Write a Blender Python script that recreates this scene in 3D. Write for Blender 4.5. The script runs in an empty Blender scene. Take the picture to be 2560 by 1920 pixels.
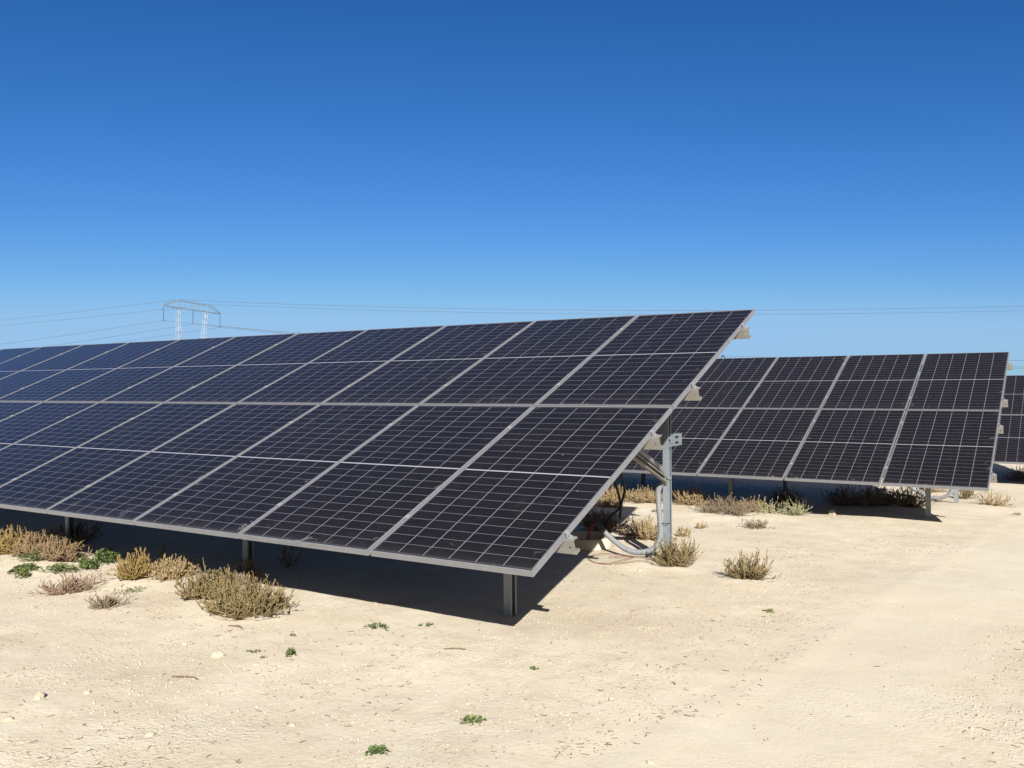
import bpy, bmesh, math, random
import numpy as np
from mathutils import Vector, Matrix, noise

# ------------------------------------------------------------------ camera, sky, sun, exposure
S = bpy.context.scene
COL = S.collection
rad = math.radians
CAM = Vector((2.4242, -3.9739, 0.97988))
YAW, PITCH, ROLL = -0.5690983, 0.0023012, -0.0065305
cd = bpy.data.cameras.new('camera')
cd.sensor_width = 36.0
cd.lens = 36 * 2204.06 / 2560
cd.clip_start, cd.clip_end = 0.05, 9000
cam = bpy.data.objects.new('camera', cd)
COL.objects.link(cam)
cy, sy, cp, sp = math.cos(YAW), math.sin(YAW), math.cos(PITCH), math.sin(PITCH)
f = Vector((sy * cp, cy * cp, sp)); r = Vector((cy, -sy, 0)); u = r.cross(f)
cr, sr = math.cos(ROLL), math.sin(ROLL)
r2 = r * cr + u * sr; u2 = u * cr - r * sr
M = Matrix((r2, u2, -f)).transposed().to_4x4(); M.translation = CAM
cam.matrix_world = M
S.camera = cam

SUN_AZ, SUN_EL = rad(140.57), rad(29.3)          # azimuth clockwise from +Y
W = bpy.data.worlds.new('World'); S.world = W; W.use_nodes = True
nt = W.node_tree; nt.nodes.clear()
sky = nt.nodes.new('ShaderNodeTexSky'); sky.sky_type = 'NISHITA'; sky.sun_disc = False
sky.sun_elevation = SUN_EL; sky.sun_rotation = SUN_AZ
sky.altitude = 900; sky.air_density = 1.0; sky.dust_density = 0.0; sky.ozone_density = 5.0
# clear dry air: deeper blue overhead than the model gives, pale blue low down (a power per channel on the sky's own colour)
sep = nt.nodes.new('ShaderNodeSeparateColor'); cmb = nt.nodes.new('ShaderNodeCombineColor'); K = .0736
nt.links.new(sky.outputs[0], sep.inputs[0])
for i, (ga, lo, hi, top, kk) in enumerate(((1.72, .0845, .027, .315, .15), (1.20, .165, .136, .545, .15), (1.12, .34, .445, .83, .30))):
    a = nt.nodes.new('ShaderNodeMath'); a.operation = 'MULTIPLY'; a.inputs[1].default_value = K / lo
    p = nt.nodes.new('ShaderNodeMath'); p.operation = 'POWER'; p.inputs[1].default_value = ga
    b = nt.nodes.new('ShaderNodeMath'); b.operation = 'MULTIPLY'; b.inputs[1].default_value = hi
    c = nt.nodes.new('ShaderNodeMath'); c.operation = 'SMOOTH_MIN'; c.inputs[1].default_value = top; c.inputs[2].default_value = kk
    d = nt.nodes.new('ShaderNodeMath'); d.operation = 'DIVIDE'; d.inputs[1].default_value = .05 * 2 ** 1.45
    nt.links.new(sep.outputs[i], a.inputs[0]); nt.links.new(a.outputs[0], p.inputs[0]); nt.links.new(p.outputs[0], b.inputs[0])
    nt.links.new(b.outputs[0], c.inputs[0]); nt.links.new(c.outputs[0], d.inputs[0]); nt.links.new(d.outputs[0], cmb.inputs[i])
bg = nt.nodes.new('ShaderNodeBackground'); bg.inputs['Strength'].default_value = 0.05
wo = nt.nodes.new('ShaderNodeOutputWorld')
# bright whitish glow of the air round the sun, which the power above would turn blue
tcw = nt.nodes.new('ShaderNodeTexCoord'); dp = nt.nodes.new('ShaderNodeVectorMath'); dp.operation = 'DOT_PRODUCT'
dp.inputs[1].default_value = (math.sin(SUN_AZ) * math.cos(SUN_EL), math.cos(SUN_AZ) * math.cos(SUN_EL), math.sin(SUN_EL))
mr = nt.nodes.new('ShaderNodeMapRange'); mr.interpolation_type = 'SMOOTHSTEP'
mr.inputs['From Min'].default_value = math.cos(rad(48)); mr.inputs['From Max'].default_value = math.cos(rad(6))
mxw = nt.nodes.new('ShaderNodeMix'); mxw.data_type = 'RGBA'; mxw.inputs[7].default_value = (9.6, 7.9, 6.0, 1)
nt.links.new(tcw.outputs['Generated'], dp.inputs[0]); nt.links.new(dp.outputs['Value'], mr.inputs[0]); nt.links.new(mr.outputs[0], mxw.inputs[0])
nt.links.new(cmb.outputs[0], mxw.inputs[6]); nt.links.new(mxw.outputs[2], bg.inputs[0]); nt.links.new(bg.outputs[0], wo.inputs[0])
sd = bpy.data.lights.new('sun', 'SUN'); sd.energy = 5.0; sd.angle = rad(0.53); sd.color = (1.0, 0.97, 0.925)
sun = bpy.data.objects.new('sun', sd); COL.objects.link(sun)
sdir = Vector((math.sin(SUN_AZ) * math.cos(SUN_EL), math.cos(SUN_AZ) * math.cos(SUN_EL), math.sin(SUN_EL)))
sun.rotation_euler = sdir.to_track_quat('Z', 'Y').to_euler()
S.view_settings.view_transform = 'Standard'; S.view_settings.look = 'None'
S.view_settings.exposure = 1.45; S.view_settings.gamma = 1.0

# ------------------------------------------------------------------ helpers
def tag(o, label=None, cat=None, group=None, kind=None):
    if label: o['label'] = label
    if cat: o['category'] = cat
    if group: o['group'] = group
    if kind: o['kind'] = kind
    return o
def link(o, parent=None):
    COL.objects.link(o)
    if parent is not None: o.parent = parent
    return o
def empty(name, loc=(0, 0, 0)):
    o = bpy.data.objects.new(name, None); o.location = loc; o.empty_display_size = .2
    return link(o)
class MB:
    """collects vertices and faces; build() links ONE mesh object"""
    def __init__(s): s.v = []; s.f = []; s.n = 0
    def add(s, v, fa):
        v = np.asarray(v, float).reshape(-1, 3)
        s.v.append(v)
        s.f.extend([[i + s.n for i in q] for q in fa]); s.n += len(v)
    def box(s, a, b, mat=None):
        x0, y0, z0 = a; x1, y1, z1 = b
        v = [(x0,y0,z0),(x1,y0,z0),(x1,y1,z0),(x0,y1,z0),(x0,y0,z1),(x1,y0,z1),(x1,y1,z1),(x0,y1,z1)]
        if mat is not None: v = [tuple(mat @ Vector(p)) for p in v]
        s.add(v, [(0,3,2,1),(4,5,6,7),(0,1,5,4),(1,2,6,5),(2,3,7,6),(3,0,4,7)])
    def sweep(s, prof, p0, p1, ux, uy, caps=True):
        """extrude a closed 2-D outline along p0-p1; ux, uy are its axes"""
        p0, p1, ux, uy = map(lambda a: np.array(a, float), (p0, p1, ux, uy))
        n = len(prof)
        a = [p0 + ux * x + uy * y for x, y in prof]; b = [p1 + ux * x + uy * y for x, y in prof]
        fs = [(i, (i + 1) % n, n + (i + 1) % n, n + i) for i in range(n)]
        if caps: fs += [tuple(range(n))[::-1], tuple(range(n, 2 * n))]
        s.add(a + b, fs)
    def tube(s, pts, rr, sides=8, caps=True):
        pts = [Vector(p) for p in pts]; n = len(pts)
        if not hasattr(rr, '__len__'): rr = [rr] * n
        t = [(pts[min(i + 1, n - 1)] - pts[max(i - 1, 0)]).normalized() for i in range(n)]
        up = Vector((0, 0, 1)) if abs(t[0].z) < .9 else Vector((0, 1, 0))
        nn = t[0].cross(up).normalized(); v = []
        for i in range(n):
            nn = (nn - t[i] * nn.dot(t[i])).normalized(); bb = t[i].cross(nn)
            for k in range(sides):
                a = 2 * math.pi * k / sides
                v.append(tuple(pts[i] + (nn * math.cos(a) + bb * math.sin(a)) * rr[i]))
        fs = [(i*sides+k, i*sides+(k+1) % sides, (i+1)*sides+(k+1) % sides, (i+1)*sides+k) for i in range(n-1) for k in range(sides)]
        if caps: fs += [tuple(range(sides))[::-1], tuple(range((n-1)*sides, n*sides))]
        s.add(v, fs)
    def build(s, name, mat, parent=None, smooth=False, bevel=0):
        me = bpy.data.meshes.new(name)
        me.from_pydata(np.concatenate(s.v).tolist(), [], s.f); me.update()
        if smooth: me.polygons.foreach_set('use_smooth', [True] * len(me.polygons))
        me.materials.append(mat)
        bm = bmesh.new(); bm.from_mesh(me); bmesh.ops.recalc_face_normals(bm, faces=bm.faces); bm.to_mesh(me); bm.free()
        o = bpy.data.objects.new(name, me)
        if bevel:
            b = o.modifiers.new('bevel', 'BEVEL'); b.width = bevel; b.segments = 2; b.limit_method = 'ANGLE'; b.angle_limit = rad(50)
        return link(o, parent)
def catmull(P, sub=8):
    P = [Vector(p) for p in P]; Q = [P[0]] + P + [P[-1]]; out = []
    for i in range(1, len(Q) - 2):
        for k in range(sub):
            t = k / sub; a, b, c, d = Q[i-1:i+3]
            out.append(.5 * ((2*b) + (c-a)*t + (2*a-5*b+4*c-d)*t*t + (3*b-a-3*c+d)*t**3))
    out.append(P[-1]); return out

# node helpers
ALBEDO = .60
class NT:
    def __init__(s, name):
        s.m = bpy.data.materials.new(name); s.m.use_nodes = True; s.t = s.m.node_tree
        s.b = s.t.nodes['Principled BSDF']; s.out = s.t.nodes['Material Output']
    def n(s, typ, **kw):
        x = s.t.nodes.new('ShaderNode' + typ)
        for k, v in kw.items(): setattr(x, k, v)
        return x
    def l(s, a, b): s.t.links.new(a, b)
    def math(s, op, a, b=None, c=None, clamp=False):
        x = s.n('Math', operation=op); x.use_clamp = clamp
        for i, v in enumerate((a, b, c)):
            if v is None: continue
            if isinstance(v, (int, float)): x.inputs[i].default_value = v
            else: s.l(v, x.inputs[i])
        return x.outputs[0]
    def noise(s, vec, scale, detail=3, rough=.55, dist=0):
        x = s.n('TexNoise'); x.inputs['Scale'].default_value = scale; x.inputs['Detail'].default_value = detail
        x.inputs['Roughness'].default_value = rough; x.inputs['Distortion'].default_value = dist
        if vec is not None: s.l(vec, x.inputs['Vector'])
        return x.outputs['Fac']
    def ramp(s, fac, stops, interp='LINEAR'):
        x = s.n('ValToRGB'); x.color_ramp.interpolation = interp; e = x.color_ramp.elements
        while len(e) < len(stops): e.new(.5)
        for i, (p, c) in enumerate(stops):
            e[i].position = p; e[i].color = (*c, 1) if hasattr(c, '__len__') else (c, c, c, 1)
        s.l(fac, x.inputs[0]); return x.outputs[0]
    def mix(s, fac, a, b, mode='MIX'):
        x = s.n('Mix', data_type='RGBA', blend_type=mode)
        for sock, v in ((x.inputs[0], fac), (x.inputs[6], a), (x.inputs[7], b)):
            if isinstance(v, (int, float)): sock.default_value = v
            elif hasattr(v, '__len__'): sock.default_value = (*v, 1)
            else: s.l(v, sock)
        return x.outputs[2]
    def bump(s, h, strength, dist):
        x = s.n('Bump'); x.inputs['Strength'].default_value = strength; x.inputs['Distance'].default_value = dist
        s.l(h, x.inputs['Height']); s.l(x.outputs[0], s.b.inputs['Normal'])
    def set(s, **kw):
        for k, v in kw.items():
            i = s.b.inputs[k.replace('_', ' ')]
            if k == 'Base_Color':                       # real-world reflectances: the camera is exposed for them
                if hasattr(v, '__len__'): v = tuple(c * ALBEDO for c in v)
                else:
                    q = s.n('VectorMath', operation='SCALE'); s.l(v, q.inputs[0]); q.inputs['Scale'].default_value = ALBEDO; v = q.outputs[0]
            if isinstance(v, (int, float)): i.default_value = v
            elif hasattr(v, '__len__'): i.default_value = (*v, 1) if len(v) == 3 else v
            else: s.l(v, i)

# ------------------------------------------------------------------ materials
def metal_mat(name, c0, c1, rough=.45, metallic=.6, spangle=60, stain=None):
    m = NT(name); tc = m.n('TexCoord').outputs['Object']
    vo = m.n('TexVoronoi'); vo.inputs['Scale'].default_value = spangle; m.l(tc, vo.inputs['Vector'])
    n1 = m.noise(tc, 6, 4); sep = m.n('SeparateColor'); m.l(vo.outputs['Color'], sep.inputs[0])
    fac = m.math('ADD', m.math('MULTIPLY', sep.outputs[0], .45), m.math('MULTIPLY', n1, .6), clamp=True)
    col = m.mix(fac, c0, c1)
    if stain is not None:
        st = m.ramp(m.noise(tc, 14, 5, .7), [(.55, 0), (.72, 1)])
        col = m.mix(m.math('MULTIPLY', st, .35), col, stain)
    m.set(Base_Color=col, Metallic=metallic, Roughness=m.math('ADD', rough - .1, m.math('MULTIPLY', n1, .25)))
    return m.m
M_ALU = metal_mat('anodised_aluminium', (.235, .24, .255), (.30, .305, .32), .45, .3, 25, (.26, .24, .21))
M_GALV = metal_mat('galvanised_steel', (.22, .25, .28), (.36, .40, .43), .45, .45, 70, (.38, .37, .35))
M_PURLIN = metal_mat('coated_steel', (.25, .24, .21), (.32, .31, .275), .5, .3, 40, (.46, .42, .36))
M_CLAMP = metal_mat('clamp_aluminium', (.36, .37, .38), (.46, .46, .47), .38, .4, 40)
M_PYLON = metal_mat('weathered_pylon_steel', (.22, .25, .28), (.30, .33, .36), .6, .2, .6)
M_BACK = NT('module_backsheet'); M_BACK.set(Base_Color=(.035, .035, .04), Roughness=.35); M_BACK = M_BACK.m

def glass_mat():
    m = NT('solar_cell_glass'); tc = m.n('TexCoord').outputs['Object']
    sx = m.n('SeparateXYZ'); m.l(tc, sx.inputs[0]); X, Y = sx.outputs[0], sx.outputs[1]
    rnd = m.n('ObjectInfo').outputs['Random']
    def line(coord, off, pitch, w):
        q = m.math('MODULO', m.math('ADD', coord, 10 * pitch - off), pitch)
        d = m.math('MINIMUM', q, m.math('SUBTRACT', pitch, q))
        return m.math('LESS_THAN', d, w)
    cw = .1843; x0 = (1.134 - 6 * cw) / 2
    ch = .0924; ymid = 1.047; gap = .0055
    # mirrored half-heights so both halves share the pitch
    ya = m.math('SUBTRACT', m.math('ABSOLUTE', m.math('SUBTRACT', Y, ymid)), gap)
    colm = line(X, x0, cw, .0023)
    rowm = line(ya, 0, ch, .0017)
    # cut cell corners leave small light diamonds where rows and columns meet
    midl = m.math('LESS_THAN', ya, 0)
    inx = m.math('LESS_THAN', m.math('ABSOLUTE', m.math('SUBTRACT', X, .567)), 3 * cw)
    iny = m.math('LESS_THAN', ya, 11 * ch)
    out = m.math('SUBTRACT', 1, m.math('MULTIPLY', inx, iny))
    comb = m.n('CombineXYZ'); m.l(rnd, comb.inputs[0]); m.l(rnd, comb.inputs[1])
    vs = m.n('VectorMath', operation='SCALE'); m.l(comb.outputs[0], vs.inputs[0]); vs.inputs['Scale'].default_value = 97.0
    va = m.n('VectorMath', operation='ADD'); m.l(vs.outputs[0], va.inputs[0]); m.l(tc, va.inputs[1]); P = va.outputs[0]
    # each half cell has its own slight tint
    cell = m.n('VectorMath', operation='SNAP'); m.l(P, cell.inputs[0]); cell.inputs[1].default_value = (cw, ch, 1)
    wn = m.n('TexWhiteNoise'); m.l(cell.outputs[0], wn.inputs['Vector'])
    base = m.mix(wn.outputs['Value'], (.0040, .0040, .0062), (.0072, .0066, .0088))
    base = m.mix(m.math('MULTIPLY', m.noise(P, 1.3, 2), .7), base, (.010, .008, .0085))
    # fine busbars
    bus = line(X, x0 + cw / 20, cw / 10, .0006)
    base = m.mix(m.math('MULTIPLY', bus, .35), base, (.12, .12, .13))
    rowc = m.mix(m.noise(P, 25, 2), (.085, .085, .094), (.22, .22, .24))
    c = m.mix(rowm, base, rowc)
    c = m.mix(colm, c, (.215, .215, .235))
    c = m.mix(m.math('MAXIMUM', midl, 0), c, (.36, .36, .39))
    c = m.mix(out, c, (.02, .02, .025))
    # dust film, more along the lower frame, and rain-dragged smears and droppings
    edge = m.ramp(Y, [(0.0, 1), (.09, .15), (.25, 0)])
    smear = m.n('Mapping'); smear.inputs['Scale'].default_value = (16, 2.2, 1); m.l(P, smear.inputs[0])
    sm = m.ramp(m.noise(smear.outputs[0], 1.0, 5, .65), [(.60, 0), (.78, 1)])
    blot = m.ramp(m.noise(P, 7, 6, .75, .6), [(.60, 0), (.70, 1)])
    spots = m.n('TexVoronoi'); spots.inputs['Scale'].default_value = 9; m.l(P, spots.inputs['Vector'])
    sc = m.n('SeparateColor'); m.l(spots.outputs['Color'], sc.inputs[0])
    spot = m.math('MULTIPLY', m.math('LESS_THAN', spots.outputs['Distance'], m.math('MULTIPLY', sc.outputs[1], .06)), m.math('GREATER_THAN', sc.outputs[0], .80))
    ex = m.math('SUBTRACT', 1.0, m.math('MULTIPLY', m.math('ABSOLUTE', m.math('SUBTRACT', X, .567)), 1.0))
    nearfr = m.ramp(m.math('ABSOLUTE', m.math('SUBTRACT', X, .567)), [(.47, 0), (.56, .8)])
    dust = m.math('ADD', .003, m.math('MULTIPLY', sm, .035))
    dust = m.math('ADD', dust, m.math('MULTIPLY', m.math('MULTIPLY', blot, m.math('ADD', m.math('ADD', edge, .12), nearfr)), .42))
    dust = m.math('ADD', dust, m.math('MULTIPLY', edge, .03))
    dust = m.math('ADD', dust, m.math('MULTIPLY', spot, .45), clamp=True)
    c = m.mix(dust, c, (.50, .46, .41))
    m.set(Base_Color=c, Roughness=m.math('ADD', .10, m.math('MULTIPLY', dust, .6), clamp=True))
    m.b.inputs['Specular Tint'].default_value = (1, .84, .66, 1)
    m.b.inputs['Sheen Weight'].default_value = .012; m.b.inputs['Sheen Tint'].default_value = (.75, .66, .60, 1); m.b.inputs['Sheen Roughness'].default_value = .5
    m.b.inputs['IOR'].default_value = 1.42
    m.b.inputs['Specular IOR Level'].default_value = .17
    return m.m
M_GLASS = glass_mat()

def ground_mat():
    m = NT('pale_desert_soil'); g = m.n('NewGeometry').outputs['Position']
    n1 = m.noise(g, .55, 4, .6); n2 = m.noise(g, 3.1, 5, .65); n3 = m.noise(g, 22, 5, .7); n4 = m.noise(g, 120, 3, .7)
    c = m.mix(m.ramp(n1, [(.35, 0), (.65, 1)]), (.66, .575, .43), (.785, .71, .56))
    c = m.mix(m.math('MULTIPLY', m.ramp(n2, [(.42, 0), (.66, 1)]), .5), c, (.57, .475, .33))
    c = m.mix(m.math('MULTIPLY', m.ramp(m.noise(g, 9, 4, .7, .4), [(.52, 0), (.66, 1)]), .35), c, (.54, .44, .30))
    c = m.mix(m.math('MULTIPLY', m.ramp(n3, [(.50, 0), (.72, 1)]), .5), c, (.78, .70, .55))
    # the wheel-packed track past the row ends is smoother and greyer
    sx = m.n('SeparateXYZ'); m.l(g, sx.inputs[0])
    wob = m.math('MULTIPLY', m.math('SUBTRACT', m.noise(g, .9, 2), .5), .5)
    cx = m.math('ADD', m.math('MULTIPLY', sx.outputs[1], .12), 1.32)
    dd = m.math('ABSOLUTE', m.math('ADD', m.math('SUBTRACT', sx.outputs[0], cx), wob))
    road = m.ramp(dd, [(.25, 1), (.85, 0)])
    c = m.mix(m.math('MULTIPLY', road, .5), c, (.745, .680, .535))
    vo = m.n('TexVoronoi'); vo.inputs['Scale'].default_value = 38; m.l(g, vo.inputs['Vector'])
    grain = m.ramp(n4, [(.3, 0), (.75, 1)])
    c = m.mix(m.math('MULTIPLY', grain, .38), c, (.47, .38, .27))
    nr = m.math('SUBTRACT', 1, m.math('MULTIPLY', road, .8))
    sp = m.ramp(m.noise(g, 60, 2, .5), [(.68, 0), (.74, 1)])
    patch = m.ramp(m.noise(g, 1.4, 3), [(.45, 0), (.62, 1)])
    c = m.mix(m.math('MULTIPLY', m.math('MULTIPLY', sp, patch), m.math('MULTIPLY', nr, .7)), c, (.24, .17, .105))
    h = m.math('ADD', m.math('MULTIPLY', n3, .7), m.math('MULTIPLY', n4, .35))
    h = m.math('ADD', h, m.math('MULTIPLY', m.math('SUBTRACT', 1, vo.outputs['Distance']), .25))
    h = m.math('ADD', h, m.math('MULTIPLY', m.ramp(m.noise(g, 45, 3, .6), [(.52, 0), (.66, 1)]), m.math('MULTIPLY', patch, .6)))
    h = m.math('MULTIPLY', h, m.math('ADD', .25, m.math('MULTIPLY', nr, .75)))
    m.bump(h, .55, .008)
    m.set(Base_Color=c, Roughness=.95); m.b.inputs['Specular IOR Level'].default_value = .15
    return m.m
M_GROUND = ground_mat()

def simple_mat(name, ca, cb, rough=.8, scale=8, island=True, spec=.25):
    m = NT(name); g = m.n('NewGeometry'); tc = m.n('TexCoord').outputs['Object']
    n1 = m.noise(tc, scale, 3)
    fac = m.math('ADD', m.math('MULTIPLY', g.outputs['Random Per Island'], .6), m.math('MULTIPLY', n1, .5), clamp=True) if island else n1
    m.set(Base_Color=m.mix(fac, ca, cb), Roughness=rough); m.b.inputs['Specular IOR Level'].default_value = spec
    return m.m
M_STONE = simple_mat('limestone', (.26, .20, .13), (.66, .57, .42), .95, 30)
M_TWIG = simple_mat('dead_twigs', (.09, .060, .033), (.27, .19, .105), .9)
PLANT = {
    'brown':  simple_mat('brown_scrub', (.065, .040, .020), (.36, .25, .135)),
    'ochre':  simple_mat('ochre_scrub', (.10, .060, .016), (.38, .27, .095)),
    'tan':    simple_mat('tan_scrub', (.11, .070, .030), (.47, .35, .185)),
    'olive':  simple_mat('olive_scrub', (.055, .040, .016), (.30, .225, .10)),
    'red':    simple_mat('reddish_twigs', (.085, .045, .028), (.36, .245, .16)),
    'grey':   simple_mat('grey_brown_scrub', (.065, .043, .026), (.31, .235, .15)),
    'pale':   simple_mat('pale_green_stems', (.14, .135, .055), (.48, .46, .27)),
    'green':  simple_mat('green_leaves', (.040, .066, .018), (.15, .20, .060), .6),
    'lime':   simple_mat('yellow_green_leaves', (.07, .095, .022), (.21, .25, .075), .6),
}
M_CONDUIT = simple_mat('grey_plastic_conduit', (.19, .20, .21), (.25, .26, .27), .5, 10, False, .5)
M_COUPL = simple_mat('dark_grey_plastic', (.06, .066, .078), (.08, .088, .10), .5, 10, False, .4)
M_BLACK = simple_mat('black_rubber', (.010, .010, .011), (.02, .02, .02), .5, 10, False, .4)
M_RED = simple_mat('red_insulation', (.28, .028, .018), (.38, .05, .03), .5, 10, False, .4)
M_COPPER = simple_mat('tarnished_copper', (.15, .065, .03), (.26, .125, .065), .5, 40, False, .5)
M_CONC = simple_mat('smooth_concrete', (.44, .40, .31), (.55, .50, .40), .85, 12, False)
M_INSUL = simple_mat('insulator_glass', (.06, .09, .11), (.10, .14, .16), .4, 10, False, .5)
M_WIRE = simple_mat('weathered_wire', (.08, .10, .12), (.12, .14, .16), .6, 10, False)

# ------------------------------------------------------------------ ground
def gz0(x, y):
    return -(.505 + .03 * max(-60.0, min(20.0, y)))
MOUNDS = [(-2.2, 4.3, .5, .05), (-.85, 3.3, .35, .03), (-2.6, .1, .6, .03), (-5.2, .3, .7, .045), (-3.7, .3, .5, .03),
          (.2, 8.9, .9, .06), (-2.7, 7.6, .8, .05), (-1.3, 7.2, .6, .03), (.18, 2.95, .35, .02), (1.3, 10.6, .5, .03), (-1.0, 3.7, .3, -.02)]
def gz(x, y):
    z = gz0(x, y)
    if -30 < x < 30 and -12 < y < 45:
        road = max(0.0, 1 - abs(x - (1.32 + .12 * y)) / .8)
        a = 1 - .6 * road
        z += .022 * (noise.noise(Vector((x * .8, y * .8, 3.1)))) * a + .006 * noise.noise(Vector((x * 3.1, y * 3.1, 7.7))) * a
        if -9 < x < 5 and -5 < y < 14: z += .0032 * noise.noise(Vector((x * 11, y * 11, 1.7))) * a
        for mx, my, mr, mh in MOUNDS:
            d2 = ((x - mx) ** 2 + (y - my) ** 2) / (mr * mr)
            if d2 < 6: z += mh * math.exp(-d2)
        if abs(x - (1.03 + .07 * y)) < .12: z += .003 * math.cos((x - (1.03 + .07 * y)) / .12 * math.pi / 2)
    return z
def axis(lo, a, b, hi, st):
    c = list(np.arange(a, b, st)); k = st; x = a; L = []
    while x > lo: k *= 1.22; x -= k; L.append(x)
    k = st; x = c[-1]; R = []
    while x < hi: k *= 1.22; x += k; R.append(x)
    return L[::-1] + c + R
xs = axis(-4000, -6.5, 3.5, 4000, .045); ys = axis(-600, -2.6, 9.5, 5000, .045)
nx, ny = len(xs), len(ys)
v = [(x, y, gz(x, y)) for y in ys for x in xs]
fa = [(j*nx+i, j*nx+i+1, (j+1)*nx+i+1, (j+1)*nx+i) for j in range(ny-1) for i in range(nx-1)]
PITC = (-1.70, 3.80)
v = [(x, y, z - (.45 if (x - PITC[0])**2 + (y - PITC[1])**2 < .242**2 else 0)) for x, y, z in v]
me = bpy.data.meshes.new('ground'); me.from_pydata(v, [], fa); me.update()
me.polygons.foreach_set('use_smooth', [True] * len(me.polygons)); me.materials.append(M_GROUND)
ground = link(bpy.data.objects.new('ground', me)); tag(ground, kind='structure')

# ------------------------------------------------------------------ solar arrays
TILT = 0.4046427505678275
CT, ST = math.cos(TILT), math.sin(TILT)
PW, PH, GAP = 1.134, 2.094, .02
UP = Vector((0, CT, ST)); NN = Vector((0, -ST, CT))
def pl(x, s, d=0.0):          # point of the table plane: x along the row, s up the slope, d below the glass side
    return Vector((x, 0, 0)) + UP * s - NN * d
TM = Matrix(((1, 0, 0), (0, CT, -ST), (0, ST, CT))).to_4x4()
def c_profile(w, h, t, lip):
    """C section: web at x=0 (h tall, centred), flanges to x=w, lips turned in"""
    a = h / 2
    return [(0,-a),(w,-a),(w,-a+lip),(w-t,-a+lip),(w-t,-a+t),(t,-a+t),(t,a-t),(w-t,a-t),(w-t,a-lip),(w,a-lip),(w,a),(0,a)]
def mir(p): return [(-x, y) for x, y in p][::-1]
def module_meshes():
    g = MB(); g.box((.008, .008, -.0062), (PW - .008, PH - .008, -.0022)); og = g.build('solar_panel', M_GLASS)
    og.data.materials.append(M_BACK)
    for p in og.data.polygons:
        if p.normal.z < -.9: p.material_index = 1
    fr = MB(); w, H = .0095, .035
    # mitred ring with a thin upper lip, outer wall and a return flange underneath
    def ring(r0, r1, z0, z1):
        a = [(r0,r0),(PW-r0,r0),(PW-r0,PH-r0),(r0,PH-r0)]; b = [(r1,r1),(PW-r1,r1),(PW-r1,PH-r1),(r1,PH-r1)]
        vv = [(x,y,z0) for x,y in a]+[(x,y,z0) for x,y in b]+[(x,y,z1) for x,y in a]+[(x,y,z1) for x,y in b]
        ff = []
        for i in range(4):
            j = (i+1) % 4
            ff += [(i,j,4+j,4+i),(8+i,12+i,12+j,8+j),(i,8+i,8+j,j),(4+i,4+j,12+j,12+i)]
        fr.add(vv, ff)
    ring(0, w, -.0022, 0); ring(0, .002, -.033, -.0022); ring(0, .028, -H, -.033)
    of = fr.build('frame', M_ALU, og)
    jb = MB()
    jb.box((.527, 1.02, -.024), (.607, 1.075, -.0064))
    oj = jb.build('junction_box', M_BLACK, og)
    return og, of, oj

def purlin(mb, s, x0, x1):
    """C section lying under the modules: web faces down the slope, round hole near its free end"""
    t, H, Wd, lip = .0025, .092, .045, .015
    d0 = .0355; d1 = d0 + H
    hx, hd, hr = x1 - .035, d0 + H * .52, .0065
    # flanges and lips
    def bx(sa, sb, da, db, xa=x0, xb=x1):
        vs = [pl(x, ss, dd) for x in (xa, xb) for ss, dd in ((sa, da), (sb, da), (sb, db), (sa, db))]
        mb.add([tuple(p) for p in vs], [(0,1,2,3),(7,6,5,4),(0,4,5,1),(1,5,6,2),(2,6,7,3),(3,7,4,0)])
    bx(s, s + Wd, d0, d0 + t); bx(s, s + Wd, d1 - t, d1)
    bx(s + Wd - t, s + Wd, d0 + t, d0 + lip); bx(s + Wd - t, s + Wd, d1 - lip, d1 - t)
    xa = x1 - .07
    bx(s, s + t, d0 + t, d1 - t, x0, xa)
    # end plate with a real hole
    N = 24; outer = []; inner = []
    cx, cdp = hx, hd
    for k in range(N):
        a = 2 * math.pi * k / N; ca, sa_ = math.cos(a), math.sin(a)
        lx = (x1 - cx) if ca > 0 else (cx - xa); ld = (d1 - t - cdp) if sa_ > 0 else (cdp - d0 - t)
        q = min(lx / abs(ca) if abs(ca) > 1e-6 else 9, ld / abs(sa_) if abs(sa_) > 1e-6 else 9)
        outer.append((cx + ca * q, cdp + sa_ * q)); inner.append((cx + ca * hr, cdp + sa_ * hr))
    vs = [pl(x, s, d) for x, d in outer] + [pl(x, s, d) for x, d in inner] + [pl(x, s + t, d) for x, d in outer] + [pl(x, s + t, d) for x, d in inner]
    ff = []
    for k in range(N):
        j = (k + 1) % N
        ff += [(k, j, N+j, N+k), (2*N+k, 3*N+k, 3*N+j, 2*N+j), (N+k, N+j, 3*N+j, 3*N+k)]
    # corner fills
    crn = [(x1, d1 - t), (xa, d1 - t), (xa, d0 + t), (x1, d0 + t)]
    base = 4 * N; 
    for cpt in crn:
        vs += [pl(cpt[0], s, cpt[1]), pl(cpt[0], s + t, cpt[1])]
    for q, cpt in enumerate(crn):
        for k in range(N):
            j = (k + 1) % N
            (ax_, ad), (bx_, bd) = outer[k], outer[j]
            onx_ = abs(ax_ - cpt[0]) < 1e-6 and abs(bd - cpt[1]) < 1e-6
            ony_ = abs(ad - cpt[1]) < 1e-6 and abs(bx_ - cpt[0]) < 1e-6
            if onx_ or ony_:
                ff += [(k, base + 2*q, j), (2*N+k, 2*N+j, base + 2*q + 1)]
    mb.add([tuple(p) for p in vs], ff)

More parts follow.
